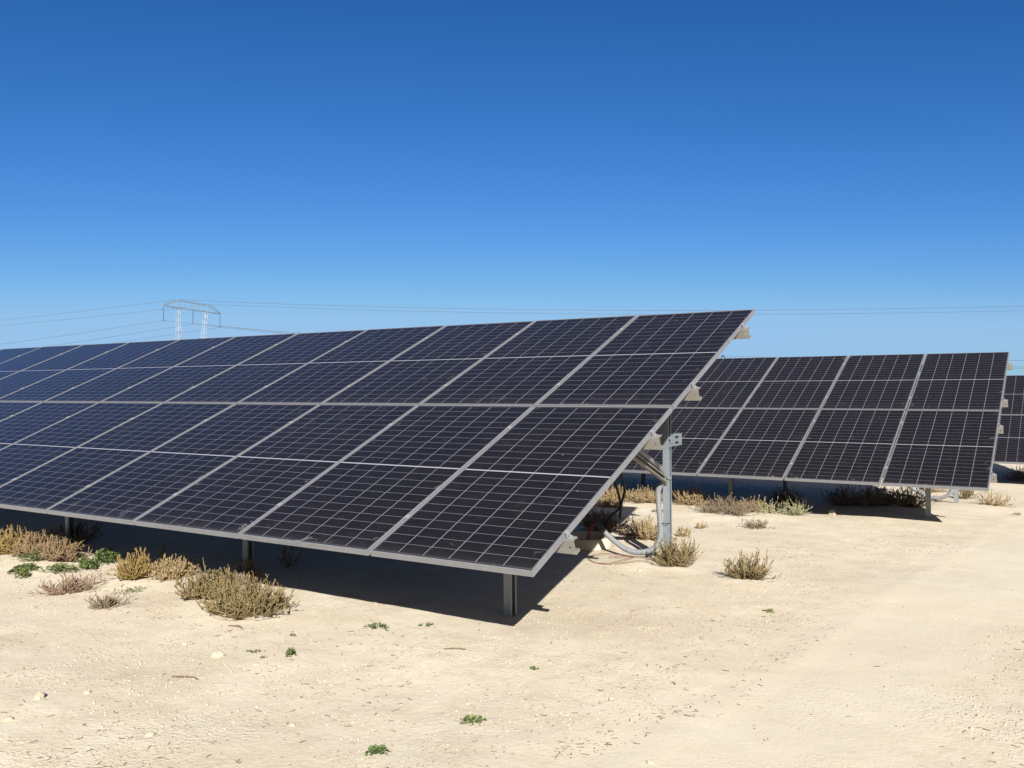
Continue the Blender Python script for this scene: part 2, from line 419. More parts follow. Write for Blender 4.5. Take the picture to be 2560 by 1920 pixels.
PUR = (.372, 1.672, 2.486, 3.786)
POST_X, POST_DX, YF, YR = -.775, 2.55, .944, 3.49
def make_array(ncol, x_end, ground_z, detail=True):
    root = empty('solar_array')
    mods = module_meshes()
    first = True
    for k in range(ncol):
        for row in range(2):
            if first: og, of, oj = mods; first = False
            else:
                og, of, oj = (m.copy() for m in mods)
                for o in (og, of, oj): COL.objects.link(o)
                of.parent = og; oj.parent = og
            og.parent = root
            jx = random.uniform(-.0012, .0012); jt = random.uniform(-.0008, .0008)
            og.matrix_local = Matrix.Translation(pl(-(k + 1) * (PW + GAP) + GAP + jx if k else -PW, row * (PH + GAP))) @ TM @ Matrix.Rotation(jt, 4, 'X')
    xL = -ncol * (PW + GAP)
    for s in PUR:
        m = MB(); purlin(m, s, xL - .05, 0.058 + (random.random() - .5) * .012); m.build('purlin', M_PURLIN, root)
    # clamps between neighbouring modules over each purlin, end clamps at the row end
    cm = None
    for k in range(0, min(ncol, 15)):
        for s in PUR:
            if k == 0:
                c = MB(); Tm = Matrix.Translation(pl(.004, s + .01)) @ TM
                c.box((-.012, 0, .0004), (.004, .034, .0034), Tm); c.box((.0042, 0, -.030), (.0072, .034, .0034), Tm)
                c.box((.0074, 0, -.0335), (.030, .034, -.0305), Tm)
                c.tube([Tm @ Vector((.020, .017, -.030)), Tm @ Vector((.020, .017, -.016))], .0065, 8)
                c.build('clamp', M_CLAMP, root)
            else:
                if cm is None:
                    c = MB(); c.box((-.019, 0, .0004), (.019, .038, .0034)); c.tube([Vector((0, .019, .0034)), Vector((0, .019, .0085))], .0065, 8)
                    c.box((-.0085, .004, -.032), (.0085, .034, .0002))
                    cm = c.build('clamp', M_CLAMP, root); o = cm
                else:
                    o = cm.copy(); COL.objects.link(o); o.parent = root
                o.matrix_local = Matrix.Translation(pl(-k * (PW + GAP) + GAP / 2, s + .008)) @ TM
    # support frames
    n = int((ncol * (PW + GAP) - .7) / POST_DX) + 1
    prof = c_profile(.055, .072, .003, .015)
    for i in range(n):
        X = POST_X - i * POST_DX
        for yy, ztop in ((YF, YF * ST / CT - .18), (YR, YR * ST / CT - .18)):
            X = POST_X - i * POST_DX + (.055 if yy == YR else 0)
            zb = ground_z(X, yy) - .25
            m = MB(); m.sweep(prof, (X, yy, zb), (X, yy, ztop), (1, 0, 0), (0, 1, 0)); m.build('post', M_GALV, root)
        # inclined rafter under the purlins, fixed to the back of both posts
        m = MB(); rp = mir(c_profile(.045, .085, .003, .013))
        m.sweep(rp, tuple(pl(X - .003, .30, .178)), tuple(pl(X - .003, 3.95, .178)), (1, 0, 0), tuple(NN)); m.build('rafter', M_PURLIN, root)
        # level tie on the rear post with slotted end
        if detail:
            m = MB(); z = .468
            m.sweep(mir(c_profile(.045, .110, .003, .016)), (X - .004, 2.55, z), (X - .004, 3.925, z), (1, 0, 0), (0, 0, 1))
            tie = m.build('tie_beam', M_GALV, root)
            for zz in (z + .026, z - .026):
                m = MB()
                pts = [(3.80 + .045 * math.cos(a), zz + .011 * math.sin(a)) for a in np.linspace(0, 2 * math.pi, 20, endpoint=False)]
                m.add([(X - .0015, a, b) for a, b in pts] + [(X - .006, a, b) for a, b in pts], [tuple(range(20)), tuple(range(20, 40))] + [(q, (q+1) % 20, 20+(q+1) % 20, 20+q) for q in range(20)])
                m.build('slot', M_BLACK, tie)
        m = MB(); a = Vector((X + .028, 3.43, .125)); b = Vector((X + .028, 1.95, .70)); d = (b - a).normalized(); nb = Vector((1, 0, 0)).cross(d)
        m.sweep(c_profile(.035, .05, .003, .01), tuple(a), tuple(b), tuple(Vector((0, 0, 0)) + Vector((1, 0, 0))), tuple(nb)); m.build('brace', M_PURLIN, root)
        m = MB()
        for zz in (.43, .50, .14): m.tube([(X + .055, YR, zz), (X + .064, YR, zz)], .008, 6)
        m.build('bolt', M_CLAMP, root)
    return root
random.seed(4)
ARR = [((0, 0, 0), 15, 'large dark solar array filling the middle of the photo, nearest to the camera', True),
       ((1.5867, 7.3079, -.2117), 9, 'middle solar array standing behind the nearest one, with a sunlit track in front', True),
       ((3.20, 14.98, -.509), 7, 'farthest solar array, only its left part shows at the right edge behind the middle array', False)]
roots = []
for (ox, oy, oz), nc, lab, det in ARR:
    rt = make_array(nc, 0, lambda x, y, ox=ox, oy=oy, oz=oz: gz(x + ox, y + oy) - oz, det)
    rt.location = (ox, oy, oz)
    tag(rt, lab, 'solar array', 'rows of ground-mounted solar panels'); roots.append(rt)

# ------------------------------------------------------------------ conduits, cables, pit
def conduit(name, straight, corr, label, dx=(0, 0, 0)):
    root = empty(name, tuple(Vector(corr[-1]) + Vector(dx)))
    off = -Vector(corr[-1])
    P = catmull([Vector(p) + off for p in straight], 8)
    m = MB(); m.tube(P, .0245, 14); m.build('smooth_pipe', M_CONDUIT, root, True)
    return root, off
def corrugated(pts, off, root, R=.0245):
    P = catmull([Vector(p) + off for p in pts], 10)
    # resample at 3 mm
    L = [0]; 
    for a, b in zip(P, P[1:]): L.append(L[-1] + (b - a).length)
    n = int(L[-1] / .0032); out = []; rr = []; j = 0
    for i in range(n + 1):
        s = L[-1] * i / n
        while j < len(L) - 2 and L[j+1] < s: j += 1
        t = (s - L[j]) / max(1e-9, L[j+1] - L[j]); out.append(P[j].lerp(P[j+1], t)); rr.append(R + (.0022 if (i // 2) % 2 else -.0012))
    m = MB(); m.tube(out, rr, 12); return m.build('corrugated_hose', M_CONDUIT, root, False)
px_ = POST_X + .065
up_part = [(px_+.045, 2.35, .625), (px_+.045, 2.75, .465), (px_+.045, 3.15, .30), (px_+.035, 3.36, .20), (px_+.005, 3.43, .105)]
cor = [(px_+.005, 3.43, .112), (-.757, 3.44, .03), (-.755, 3.44, -.10), (-.745, 3.44, -.22), (-.738, 3.44, -.33), (-.752, 3.44, -.42), (-.795, 3.44, -.49), (-.88, 3.44, -.535), (-.98, 3.44, -.550), (-1.06, 3.45, -.543)]
low = [(-1.05, 3.45, -.544), (-1.12, 3.46, -.525), (-1.24, 3.48, -.462), (-1.34, 3.50, -.395)]
lowend = [(-1.33, 3.498, -.402), (-1.42, 3.52, -.335)]
for i, (o3, lab) in enumerate((((0, 0, 0), 'grey corrugated conduit running down the near rear post and curving to the open pit'),
                               ((1.5867, 7.3079, -.2117), 'grey conduit looping low beneath the middle array, left of its rear post'))):
    t = empty('cable_conduit', (px_ + o3[0], 3.44 + o3[1], -.33 + o3[2])); off = -Vector((px_, 3.44, -.33))
    m = MB(); m.tube([p + off for p in catmull(up_part)], .0245, 14); m.build('smooth_pipe', M_CONDUIT, t, True)
    corrugated(cor, off, t)
    m = MB(); m.tube([p + off for p in catmull(low)], .0245, 14); m.build('smooth_pipe', M_CONDUIT, t, True)
    m = MB(); m.tube([p + off for p in catmull(lowend)], .0275, 14); m.build('end_sleeve', M_COUPL, t, True)
    m = MB()
    for zz in (-.26,):
        m.tube([Vector((px_+.058, YR-.036, zz))+off, Vector((px_+.03, YR-.078, zz))+off, Vector((px_-.0, YR-.077, zz))+off, Vector((px_-.004, YR-.04, zz))+off], .003, 6)
    m.tube([Vector((-.80, 3.415, .085))+off, Vector((-.755, 3.40, .10))+off, Vector((-.735, 3.44, .115))+off], .003, 6)
    m.build('cable_tie', M_BLACK, t)
    tag(t, lab, 'conduit', 'conduits at the rear posts')
for pts, lab in (([(-1.52, 3.75, .45), (-1.55, 4.1, .15), (-1.567, 4.2, .018), (-1.618, 4.4, -.16), (-1.64, 4.5, -.309), (-1.68, 4.56, -.44), (-1.69, 4.6, -.66)], 'straighter black cable hanging from the nearest array into the scrub'),
                 ([(-1.55, 3.75, .42), (-1.49, 4.05, .17), (-1.485, 4.2, .06), (-1.507, 4.32, -.08), (-1.572, 4.41, -.20), (-1.665, 4.5, -.33), (-1.82, 4.6, -.44), (-1.95, 4.7, -.60)], 'bowed black cable crossing the straighter one and leaning left into the scrub')):
    m = MB(); b = Vector(pts[-1]); m.tube([p - b for p in catmull(pts)], .0135, 8)
    o = m.build('black_cable', M_BLACK, None, True); o.location = b; tag(o, lab, 'cable', 'black cables below the panels')
# round concrete pit
def lathe(mb, prof, n=48):
    m_ = len(prof)
    vs = [(rr * math.cos(2*math.pi*k/n), rr * math.sin(2*math.pi*k/n), z) for k in range(n) for rr, z in prof]
    mb.add(vs, [(k*m_+i, k*m_+(i+1) % m_, ((k+1) % n)*m_+(i+1) % m_, ((k+1) % n)*m_+i) for k in range(n) for i in range(m_)])
PITC = (-1.70, 3.80)
pit = empty('cable_pit', (*PITC, gz(*PITC)))
m = MB(); lathe(m, [(.285, -.3), (.272, .085), (.262, .098), (.245, .09), (.235, -.3)]); m.build('rim_wall', M_CONC, pit, True, 0)
m = MB(); m.tube([(0, 0, -.29), (0, 0, -.22)], .237, 32); m.build('pit_bottom', M_TWIG, pit)
tag(pit, 'round pale concrete cable pit half in shadow, beside the conduit end', 'cable pit')
m = MB()
for d in (0, .02):
    m.tube(catmull([(-1.40, 3.515, -.350-d*.3), (-1.47, 3.56, -.345), (-1.55+d, 3.62, -.40), (-1.60+d, 3.67, -.50), (-1.62+d, 3.70, -.64)]), .007, 6)
o = m.build('red_cable', M_RED, None, True); tag(o, 'red cable pair dropping out of the dark conduit sleeve into the pit', 'cable')
wire = [(-1.0, 3.8), (-.92, 3.47), (-.91, 3.1), (-.98, 2.96), (-1.13, 3.04), (-1.22, 3.16), (-1.34, 3.46), (-1.42, 3.77), (-1.4, 3.95), (-1.29, 3.91), (-1.15, 3.69), (-1.02, 3.39), (-.93, 3.14), (-.99, 2.93), (-1.15, 2.99), (-1.22, 3.07)]
wire = [(-.60, 3.22), (-.70, 3.20), (-.83, 3.10), (-.98, 2.94), (-1.13, 2.95), (-1.26, 3.05), (-1.30, 3.22), (-1.26, 3.42), (-1.16, 3.52), (-1.03, 3.46), (-.93, 3.26), (-.94, 3.05), (-1.02, 2.93), (-1.17, 2.97)]
m = MB(); b = Vector((*wire[0], gz(*wire[0])))
P = [Vector((x, y, gz(x, y) + .012 + .012 * math.sin(i * 1.3))) - b for i, (x, y) in enumerate(wire)]
m.tube(catmull(P), .0033, 6)
P = [Vector((x, y, gz(x, y) + .014)) - b for x, y in ((-.72, 3.32), (-.85, 3.30), (-1.0, 3.27), (-1.15, 3.22))]
m.tube(catmull(P), .0033, 6)
o = m.build('copper_wire', M_COPPER, None, True); o.location = b; tag(o, 'loose loop of reddish copper wire on the sand below the conduit', 'wire')
m = MB(); b = Vector((0, 0, 0))
base = Vector((1.5867, 7.3079, -.2117)) + pl(-4.42, 4.208)
m.tube(catmull([(0.03, .03, -.03), (.02, .02, .02), (0, 0, .055), (-.02, 0, .03), (-.035, .01, .0), (-.02, .03, -.02)]), [.009]*8+[.008]*20+[.006]*13, 8)
o = m.build('cable_end', M_BLACK, None, True); o.location = base; tag(o, 'tiny black cable end poking over the top edge of the middle array', 'cable')

# ------------------------------------------------------------------ vegetation
rng = np.random.default_rng(7)
def tubes_np(P, R, sides=4):
    """P (n, k, 3) polylines, R (n, k) radii -> verts, faces (numpy)"""
    n, k, _ = P.shape
    T = np.gradient(P, axis=1); T /= np.linalg.norm(T, axis=2, keepdims=True) + 1e-9
    ref = np.where(np.abs(T[:, :1, 2:3]) < .9, np.array([[[0, 0, 1.]]]), np.array([[[1., 0, 0]]]))
    N1 = np.cross(T, ref); N1 /= np.linalg.norm(N1, axis=2, keepdims=True) + 1e-9
    N2 = np.cross(T, N1)
    a = np.arange(sides) * 2 * np.pi / sides
    V = P[:, :, None, :] + R[:, :, None, None] * (np.cos(a)[None, None, :, None] * N1[:, :, None, :] + np.sin(a)[None, None, :, None] * N2[:, :, None, :])
    idx = np.arange(n * k * sides).reshape(n, k, sides)
    A = idx[:, :-1, :]; B = np.roll(A, -1, 2); D = idx[:, 1:, :]; C = np.roll(D, -1, 2)
    F = np.stack([A, B, C, D], -1).reshape(-1, 4)
    cap = idx[:, -1, :]
    if sides == 4: F = np.concatenate([F, cap])
    return V.reshape(-1, 3), F
def mesh_np(name, V, F, mat, loc):
    me = bpy.data.meshes.new(name)
    me.vertices.add(len(V)); me.vertices.foreach_set('co', V.astype(np.float32).ravel())
    k = F.shape[1]
    me.loops.add(F.size); me.loops.foreach_set('vertex_index', F.astype(np.int32).ravel())
    me.polygons.add(len(F)); me.polygons.foreach_set('loop_start', np.arange(0, F.size, k, dtype=np.int32)); 
    me.polygons.foreach_set('loop_total', np.full(len(F), k, dtype=np.int32))
    me.update(calc_edges=True); me.validate(); me.materials.append(mat)
    o = bpy.data.objects.new(name, me); o.location = loc
    return link(o)
def shrub_geo(w, h, n, style):
    """woody stems leave a small root crown, lie outward and turn up; side branches and short knobbly shoots cover them"""
    K = 8
    n = int(n * {'bushy': .85, 'spiky': 1.0, 'twiggy': .9, 'flat': 1.0}[style])
    az = rng.uniform(0, 2*np.pi, n); rr = np.sqrt(rng.uniform(0, 1, n))
    hh = np.sqrt(np.clip(1 - rr**2, .06, 1))
    ph = rng.uniform(0, 6, 3)
    lob = 1 + .16*np.sin(az*2 + ph[0]) + .14*np.sin(az*3 + ph[1]) + .10*np.sin(az*5 + ph[2])
    tipr = rr * w / 2 * rng.uniform(.75, 1.12, n) * lob
    tipz = h * (.18 + .72*hh) * rng.uniform(.45, 1.0, n)
    tall = rng.uniform(0, 1, n) > .93; tipz[tall] *= 1.28
    if style == 'spiky': tipz = h * rng.uniform(.25, 1.1, n) * (.40 + .60*hh)
    if style == 'flat': tipz = h * rng.uniform(.2, 1.0, n) * (.4 + .6*hh)
    if style == 'twiggy': tipz = h * rng.uniform(.15, 1.1, n) * (.45 + .55*hh)
    t = np.linspace(0, 1, K)[None, :]
    ex = {'spiky': .62, 'bushy': .55, 'twiggy': .7, 'flat': .6}[style]
    rad_ = tipr[:, None] * np.power(t, ex)
    zz = tipz[:, None] * np.power(t, {'spiky': 1.25, 'bushy': 1.35, 'twiggy': 1.5, 'flat': 1.4}[style])
    azw = az[:, None] + rng.normal(0, .45, (n, 1)) * t**2
    P = np.stack([rad_*np.cos(azw), rad_*np.sin(azw), zz], -1)
    jit = {'bushy': .008, 'spiky': .007, 'twiggy': .011, 'flat': .009}[style]
    wob = np.cumsum(rng.normal(0, jit, P.shape), axis=1)*.75
    P += wob * t[..., None]
    P[..., 2] = np.maximum(P[..., 2], -.003)
    r0 = {'bushy': .0029, 'spiky': .0027, 'twiggy': .0028, 'flat': .0025}[style]
    def rad(m_, k): return r0 * (1.15 - .45*np.linspace(0, 1, k)[None]) * rng.uniform(.7, 1.2, (m_, 1)) * (1 + .25*rng.normal(0, 1, (m_, k)).clip(-1, 1))
    parts = [tubes_np(P, rad(n, K))]
    def children(P, m_, t0, lmin, lmax, upb, spread, k=5, scale=.9):
        n_, K_ = P.shape[:2]; i = np.repeat(np.arange(n_), m_); N = len(i)
        tt = rng.uniform(t0, .99, N) * (K_-1); a = np.floor(tt).astype(int).clip(0, K_-2); fr = (tt-a)[:, None]
        B = P[i, a]*(1-fr) + P[i, a+1]*fr
        d = P[i, a+1] - P[i, a]; d /= np.linalg.norm(d, axis=1, keepdims=True) + 1e-9
        d = d*.6 + rng.normal(0, spread, (N, 3)) + np.array([0, 0, upb]); d /= np.linalg.norm(d, axis=1, keepdims=True)
        ln = rng.uniform(lmin, lmax, N); q = np.linspace(0, 1, k)
        C = B[:, None] + d[:, None]*(ln[:, None]*q)[..., None] + np.array([0, 0, 1])*(ln[:, None]*q**2*.35)[..., None]
        C += np.cumsum(rng.normal(0, .05, C.shape)*ln[:, None, None]*.6, axis=1)*q[None, :, None]
        C[..., 2] = np.maximum(C[..., 2], -.002)
        return C
    sc = max(.5, min(1.2, h/.22))
    mb, ms = {'bushy': (2, 8), 'spiky': (2, 5), 'twiggy': (2, 2), 'flat': (2, 3)}[style]
    C1 = children(P, mb, .25, .03*sc, .085*sc, .35, .55)
    parts.append(tubes_np(C1, rad(len(C1), 5)*.9))
    C2 = children(C1, ms, .15, .006, .018, .45, .6, 3)
    parts.append(tubes_np(C2, r0*.85*rng.uniform(.7, 1.2, (len(C2), 1))*np.array([[1, 1.1, .6]])))
    C3 = children(P, ms, .30, .006, .020, .45, .6, 3)
    parts.append(tubes_np(C3, r0*.85*rng.uniform(.7, 1.2, (len(C3), 1))*np.array([[1, 1.1, .6]])))
    Vs, Fs, off = [], [], 0
    for V, F in parts: Vs.append(V); Fs.append(F+off); off += len(V)
    return np.concatenate(Vs), np.concatenate(Fs)
def shrub(name, x, y, w, h, n, style, col, label, group=None, cat='shrub'):
    V, F = shrub_geo(w, h, n, style)
    dz = np.array([gz(x+a, y+b) for a, b in V[::37, :2]]).mean() if False else gz(x, y)
    o = mesh_np(name, V, F, PLANT[col], (x, y, dz - .004)); o.rotation_euler.z = rng.uniform(0, 6.28)
    tag(o, label, cat, group); return o
G1 = 'dry scrub bushes on the sand'
SH = [
 ('A', -5.55, .22, .50, .22, 190, 'bushy', 'ochre', 'ochre-yellow bush cut off by the left edge of the photo'),
 ('A2', -5.22, .28, .46, .21, 190, 'bushy', 'brown', 'dense brown bush between the ochre one at the left edge and the spiky brown one'),
 ('B', -4.90, .30, .42, .20, 170, 'bushy', 'brown', 'brown bush with pale upright tips in front of the leftmost visible post'),
 ('C', -3.74, -.33, .48, .15, 75, 'twiggy', 'red', 'open reddish-brown twiggy bush on bare sand, nearest the lower left corner'),
 ('D', -3.06, -.47, .20, .09, 45, 'twiggy', 'grey', 'smallest grey-brown twig bush alone on sand at the left'),
 ('E', -3.68, .17, .32, .21, 150, 'bushy', 'ochre', 'golden-brown bush beside the bright green leafy plant'),
 ('F', -3.52, .40, .34, .17, 150, 'bushy', 'tan', 'brown bush between the golden one and the big double clump'),
 ('G', -2.70, .08, .46, .20, 230, 'bushy', 'olive', 'wide olive-brown bush, back half of the big double clump'),
 ('H', -2.14, -.06, .52, .23, 270, 'bushy', 'olive', 'big olive-grey bush in front, with spiky right side, right of the wide one'),
 ('I', -2.98, .62, .34, .18, 80, 'bushy', 'grey', 'half-shaded bush behind the big double clump, at the foot of a front post'),
 ('J', -.50, 3.22, .42, .25, 110, 'spiky', 'olive', 'upright olive bush around the foot of the near rear post'),
 ('K', .20, 2.98, .42, .19, 90, 'spiky', 'olive', 'lone upright olive bush on open sand right of the rear post'),
 ('L', -1.42, 4.62, .50, .24, 170, 'bushy', 'tan', 'tan bush behind the conduit bend, partly sunlit'),
 ('M', -2.02, 4.75, .58, .28, 170, 'bushy', 'grey', 'shaded dark bush behind the pit'),
 ('N1', -3.25, 7.60, .62, .27, 150, 'bushy', 'tan', 'tan bush seen through the gap under the panels, left of the black cables'),
 ('N2', -2.72, 7.62, .62, .26, 160, 'bushy', 'tan', 'tan bush seen between the black cables and the rear post'),
 ('N3', -2.15, 7.78, .55, .28, 140, 'bushy', 'tan', 'tan bush just right of the rear post in front of the deep shade'),
 ('N4', -3.0, 6.95, .45, .14, 80, 'bushy', 'tan', 'low straw bush in front of the tan row seen under the panel edge'),
 ('O', -1.42, 7.25, 1.02, .20, 230, 'flat', 'grey', 'long low brown bush on sand in front of the middle array'),
 ('O2', -1.25, 7.72, .50, .20, 90, 'bushy', 'tan', 'straw-coloured bush rising behind the long low brown one'),
 ('P', -.72, 7.82, .55, .24, 60, 'spiky', 'pale', 'pale green spiky bush lit against the shade of the middle array'),
 ('P2', -1.02, 7.72, .30, .16, 30, 'spiky', 'pale', 'small pale green sprigs left of the spiky pale bush'),
 ('Q1', -.36, 9.1, .62, .34, 120, 'bushy', 'grey', 'left of three dark bushes in the shade under the middle array'),
 ('Q2', .08, 9.2, .70, .38, 140, 'bushy', 'grey', 'middle of three dark bushes in the shade under the middle array'),
 ('Q3', .46, 9.25, .60, .32, 130, 'bushy', 'grey', 'right of three dark bushes under the middle array, tips reaching the sun'),
 ('R', 1.38, 10.65, .60, .22, 75, 'twiggy', 'tan', 'open dry straw bush on sand below the lower right corner of the middle array'),
 ('S', .92, 11.7, .40, .26, 60, 'bushy', 'olive', 'greenish bush behind the rear post of the middle array'),
 ('T', -1.24, 5.80, .20, .06, 25, 'flat', 'tan', 'tiny flat dry bush on sand right of the rear post'),
 ('U', -.74, 6.26, .44, .08, 60, 'flat', 'grey', 'thin flat line of dry twigs in front of the long low bush'),
 ('V', -1.14, 5.0, .16, .11, 24, 'bushy', 'tan', 'small tan tuft peeking out right behind the rear post'),
 ('W1', 1.45, 16.6, .70, .32, 90, 'bushy', 'grey', 'dark bush in the shade of the farthest array, beside the middle array'),
 ('W2', 2.15, 16.4, .70, .32, 90, 'bushy', 'grey', 'dark bush in the shade of the farthest array at the right edge'),
 ('W3', 1.9, 19.8, .7, .28, 60, 'twiggy', 'tan', 'straw bush in the sun behind the farthest array'),
 ('X', -1.15, 8.95, .60, .28, 110, 'bushy', 'grey', 'dark bush in shade behind the pale green sprigs'),
 ('Y1', -3.3, 1.35, .30, .22, 12, 'spiky', 'grey', 'thin dark sprigs in the shade beside the second front post'),
 ('Y3', -5.9, 1.0, .6, .26, 90, 'bushy', 'grey', 'dark bush in the shade at the left edge under the panels'),
 ('Y4', .35, 12.6, .6, .2, 70, 'twiggy', 'tan', 'dry bush on the far sand seen under the middle array'),
]
for k, x, y, w, h, n, st, c, lab in SH:
    shrub('dry_shrub', x, y, w, h, n, st, c, lab, G1)

def leafy(x, y, w, h, n, ls, col, label, cat='green plant', name='green_weed', group='small green weeds'):
    az = rng.uniform(0, 2*np.pi, n); rr = np.sqrt(rng.uniform(0, 1, n))
    asp = rng.uniform(.55, 1.0); lobe = 1 + .3*np.sin(az*2 + rng.uniform(0, 6)) + .2*np.sin(az*5 + rng.uniform(0, 6))
    cx = rr*w/2*np.cos(az)*lobe; cyy = rr*w/2*np.sin(az)*asp*lobe
    cz = h*np.sqrt(np.clip(1-rr**2, .02, 1))*rng.uniform(.45, 1.0, n) + .004
    C = np.stack([cx, cyy, cz], -1)
    out = np.stack([np.cos(az), np.sin(az), rng.uniform(-.1, .9, n)], -1) + rng.normal(0, .45, (n, 3)); out /= np.linalg.norm(out, axis=1, keepdims=True)
    side = np.cross(out, np.array([0, 0, 1.])+rng.normal(0, .3, (n, 3))); side /= np.linalg.norm(side, axis=1, keepdims=True)
    nrm = np.cross(side, out); L = ls*rng.uniform(.6, 1.3, (n, 1)); Wd = L*rng.uniform(.22, .36, (n, 1))
    p = [C-out*L*.5, C-out*L*.15+side*Wd+nrm*L*.08, C+out*L*.25+side*Wd*.8, C+out*L*.5-nrm*L*.15, C+out*L*.25-side*Wd*.8, C-out*L*.15-side*Wd+nrm*L*.08]
    V = np.stack(p, 1).reshape(-1, 3); b = np.arange(n)[:, None]*6
    F = np.concatenate([b+np.array([[0, 1, 5, 5]]), b+np.array([[1, 2, 4, 5]]), b+np.array([[2, 3, 4, 4]])])
    F[:len(b)] = b+np.array([[0, 1, 5, 0]])
    quads = b+np.array([[1, 2, 4, 5]]); tri1 = b+np.array([[0, 1, 5]]); tri2 = b+np.array([[2, 3, 4]])
    F3 = np.concatenate([tri1, tri2, quads[:, [0, 1, 2]], quads[:, [0, 2, 3]]])
    # stalks
    ns = max(6, n//5); ids = rng.integers(0, n, ns); q = np.linspace(0, 1, 4)[None, :, None]
    P = np.array([0, 0, 0.])[None, None]*(1-q) + C[ids][:, None]*q; P[..., 2] = C[ids][:, None, 2]*q[..., 0]**1.5
    V2, F2 = tubes_np(P, np.full((ns, 4), .0014)); F2t = np.concatenate([F2[:, [0, 1, 2]], F2[:, [0, 2, 3]]])+len(V)
    o = mesh_np(name, np.concatenate([V, V2]), np.concatenate([F3, F2t]), PLANT[col], (x, y, gz(x, y)-.001)); o.rotation_euler.z = rng.uniform(0, 6.28)
    tag(o, label, cat, group)
for a in [
 (-4.56, .50, .26, .13, 380, .030, 'green', 'bright green leafy plant, tallest of the green ones, at the shadow edge'),
 (-4.44, .26, .24, .07, 260, .026, 'green', 'green leafy mat just in front of the tallest green plant'),
 (-5.00, .13, .22, .10, 240, .020, 'green', 'green feathery plant at the foot of the brown bushes at the left'),
 (-4.74, -.10, .26, .055, 260, .024, 'green', 'flat green mat, leftmost of the two in front of the brown bushes'),
 (-4.55, -.22, .15, .06, 120, .024, 'lime', 'low green tuft joined to the leftmost flat green mat'),
 (-4.50, .06, .26, .06, 260, .024, 'green', 'flat green mat behind the open reddish twig bush'),
 (-4.72, .38, .18, .05, 110, .020, 'lime', 'yellow-green sprigs at the base of the spiky brown bush'),
 (-3.36, -.07, .26, .022, 70, .018, 'lime', 'creeping yellow-green runner on the sand below the golden bush'),
 (-3.85, .55, .09, .20, 90, .022, 'lime', 'upright pale green sprig behind the golden bush'),
 (-2.20, 6.8, .15, .05, 70, .022, 'green', 'small green weed seen beside the conduit, before the tan bushes'),
 (-1.23, .18, .17, .022, 44, .024, 'green', 'flat green rosette just in front of the shadow edge'),
 (-1.01, .39, .08, .018, 12, .024, 'green', 'tiny green seedling right of the flat rosette at the shadow edge'),
 (-1.51, -.26, .04, .035, 12, .016, 'lime', 'tiny upright sprout left of centre, nearer than the rosette'),
 (-1.21, -.56, .085, .035, 60, .020, 'green', 'small compact green tuft on bare sand left of centre'),
 (-1.41, -.62, .09, .012, 22, .016, 'lime', 'thin green runner left of the compact green tuft'),
 (-1.30, -.68, .035, .014, 10, .014, 'lime', 'tiny green speck below the compact green tuft'),
 (.02, -.03, .055, .018, 34, .014, 'lime', 'small yellow-green tuft in the middle of the sand, below the front post'),
 (.20, -.83, .13, .022, 90, .016, 'lime', 'flat yellow-green tuft near the bottom centre'),
 (.10, -1.34, .085, .026, 60, .018, 'green', 'dark green weed closest to the bottom edge'),
 (.67, 2.0, .085, .016, 30, .018, 'lime', 'tiny green mat on the open sand at the right, below the lone olive bush'),
 (1.75, 9.6, .20, .03, 40, .022, 'lime', 'flat green sprig on sand below the dry straw bush'),
 (2.35, 8.3, .22, .03, 40, .022, 'lime', 'flat green sprig at the right edge of the photo'),
]: leafy(*a)

# ------------------------------------------------------------------ stones, pebbles, litter
ico = bmesh.new(); bmesh.ops.create_icosphere(ico, subdivisions=1, radius=1); ICV = np.array([v.co[:] for v in ico.verts]); ICF = np.array([[v.index for v in f_.verts] for f_ in ico.faces]); ico.free()
def rock(x, y, sx, sy, sz, label, name='stone'):
    bm = bmesh.new(); bmesh.ops.create_icosphere(bm, subdivisions=3, radius=1); s = random.uniform(0, 50)
    for v_ in bm.verts:
        n_ = v_.co.copy(); k = 1 + .28*noise.noise(n_*1.3+Vector((s, 0, 0))) + .12*noise.noise(n_*3.5+Vector((s, 0, 0)))
        v_.co = Vector((n_.x*k*sx, n_.y*k*sy, max(-.5, n_.z*k)*sz))
    me = bpy.data.meshes.new(name); bm.to_mesh(me); bm.free(); me.materials.append(M_STONE)
    o = link(bpy.data.objects.new(name, me)); o.location = (x, y, gz(x, y)+sz*.25); o.rotation_euler.z = random.uniform(0, 6)
    tag(o, label, 'stone', 'loose stones on the sand')
for a in [(-1.54, -.78, .036, .030, .022, 'lumpy pale stone, largest on the sand at the left of centre'),
          (-1.62, -1.72, .034, .024, .022, 'smooth grey-tan stone with a dark shadow near the lower left corner'),
          (-1.23, -.79, .020, .012, .008, 'flat tan stone just right of the lumpy pale one'),
          (-.68, 2.86, .022, .018, .014, 'white stone on sand in front of the bush at the rear post'),
          (-1.88, -.74, .016, .012, .010, 'small whitish stone behind and left of the lumpy pale one'),
          (-.28, 8.02, .075, .05, .055, 'tan stone at the shadow edge under the middle array'),
          (-1.52, -1.55, .018, .016, .012, 'small round stone right of the smooth grey-tan one'),
          (-.80, -1.72, .022, .016, .010, 'flat brownish stone near the bottom edge, left of the dark green weed'),
          (-1.45, -1.95, .020, .018, .010, 'pale stone low at the lower left, below the smooth grey-tan one'),
          (-.42, -1.30, .018, .014, .010, 'whitish stone left of the weed closest to the bottom edge'),
          (1.03, -.82, .016, .012, .009, 'white stone on the bottom edge right of centre')]:
    rock(*a)

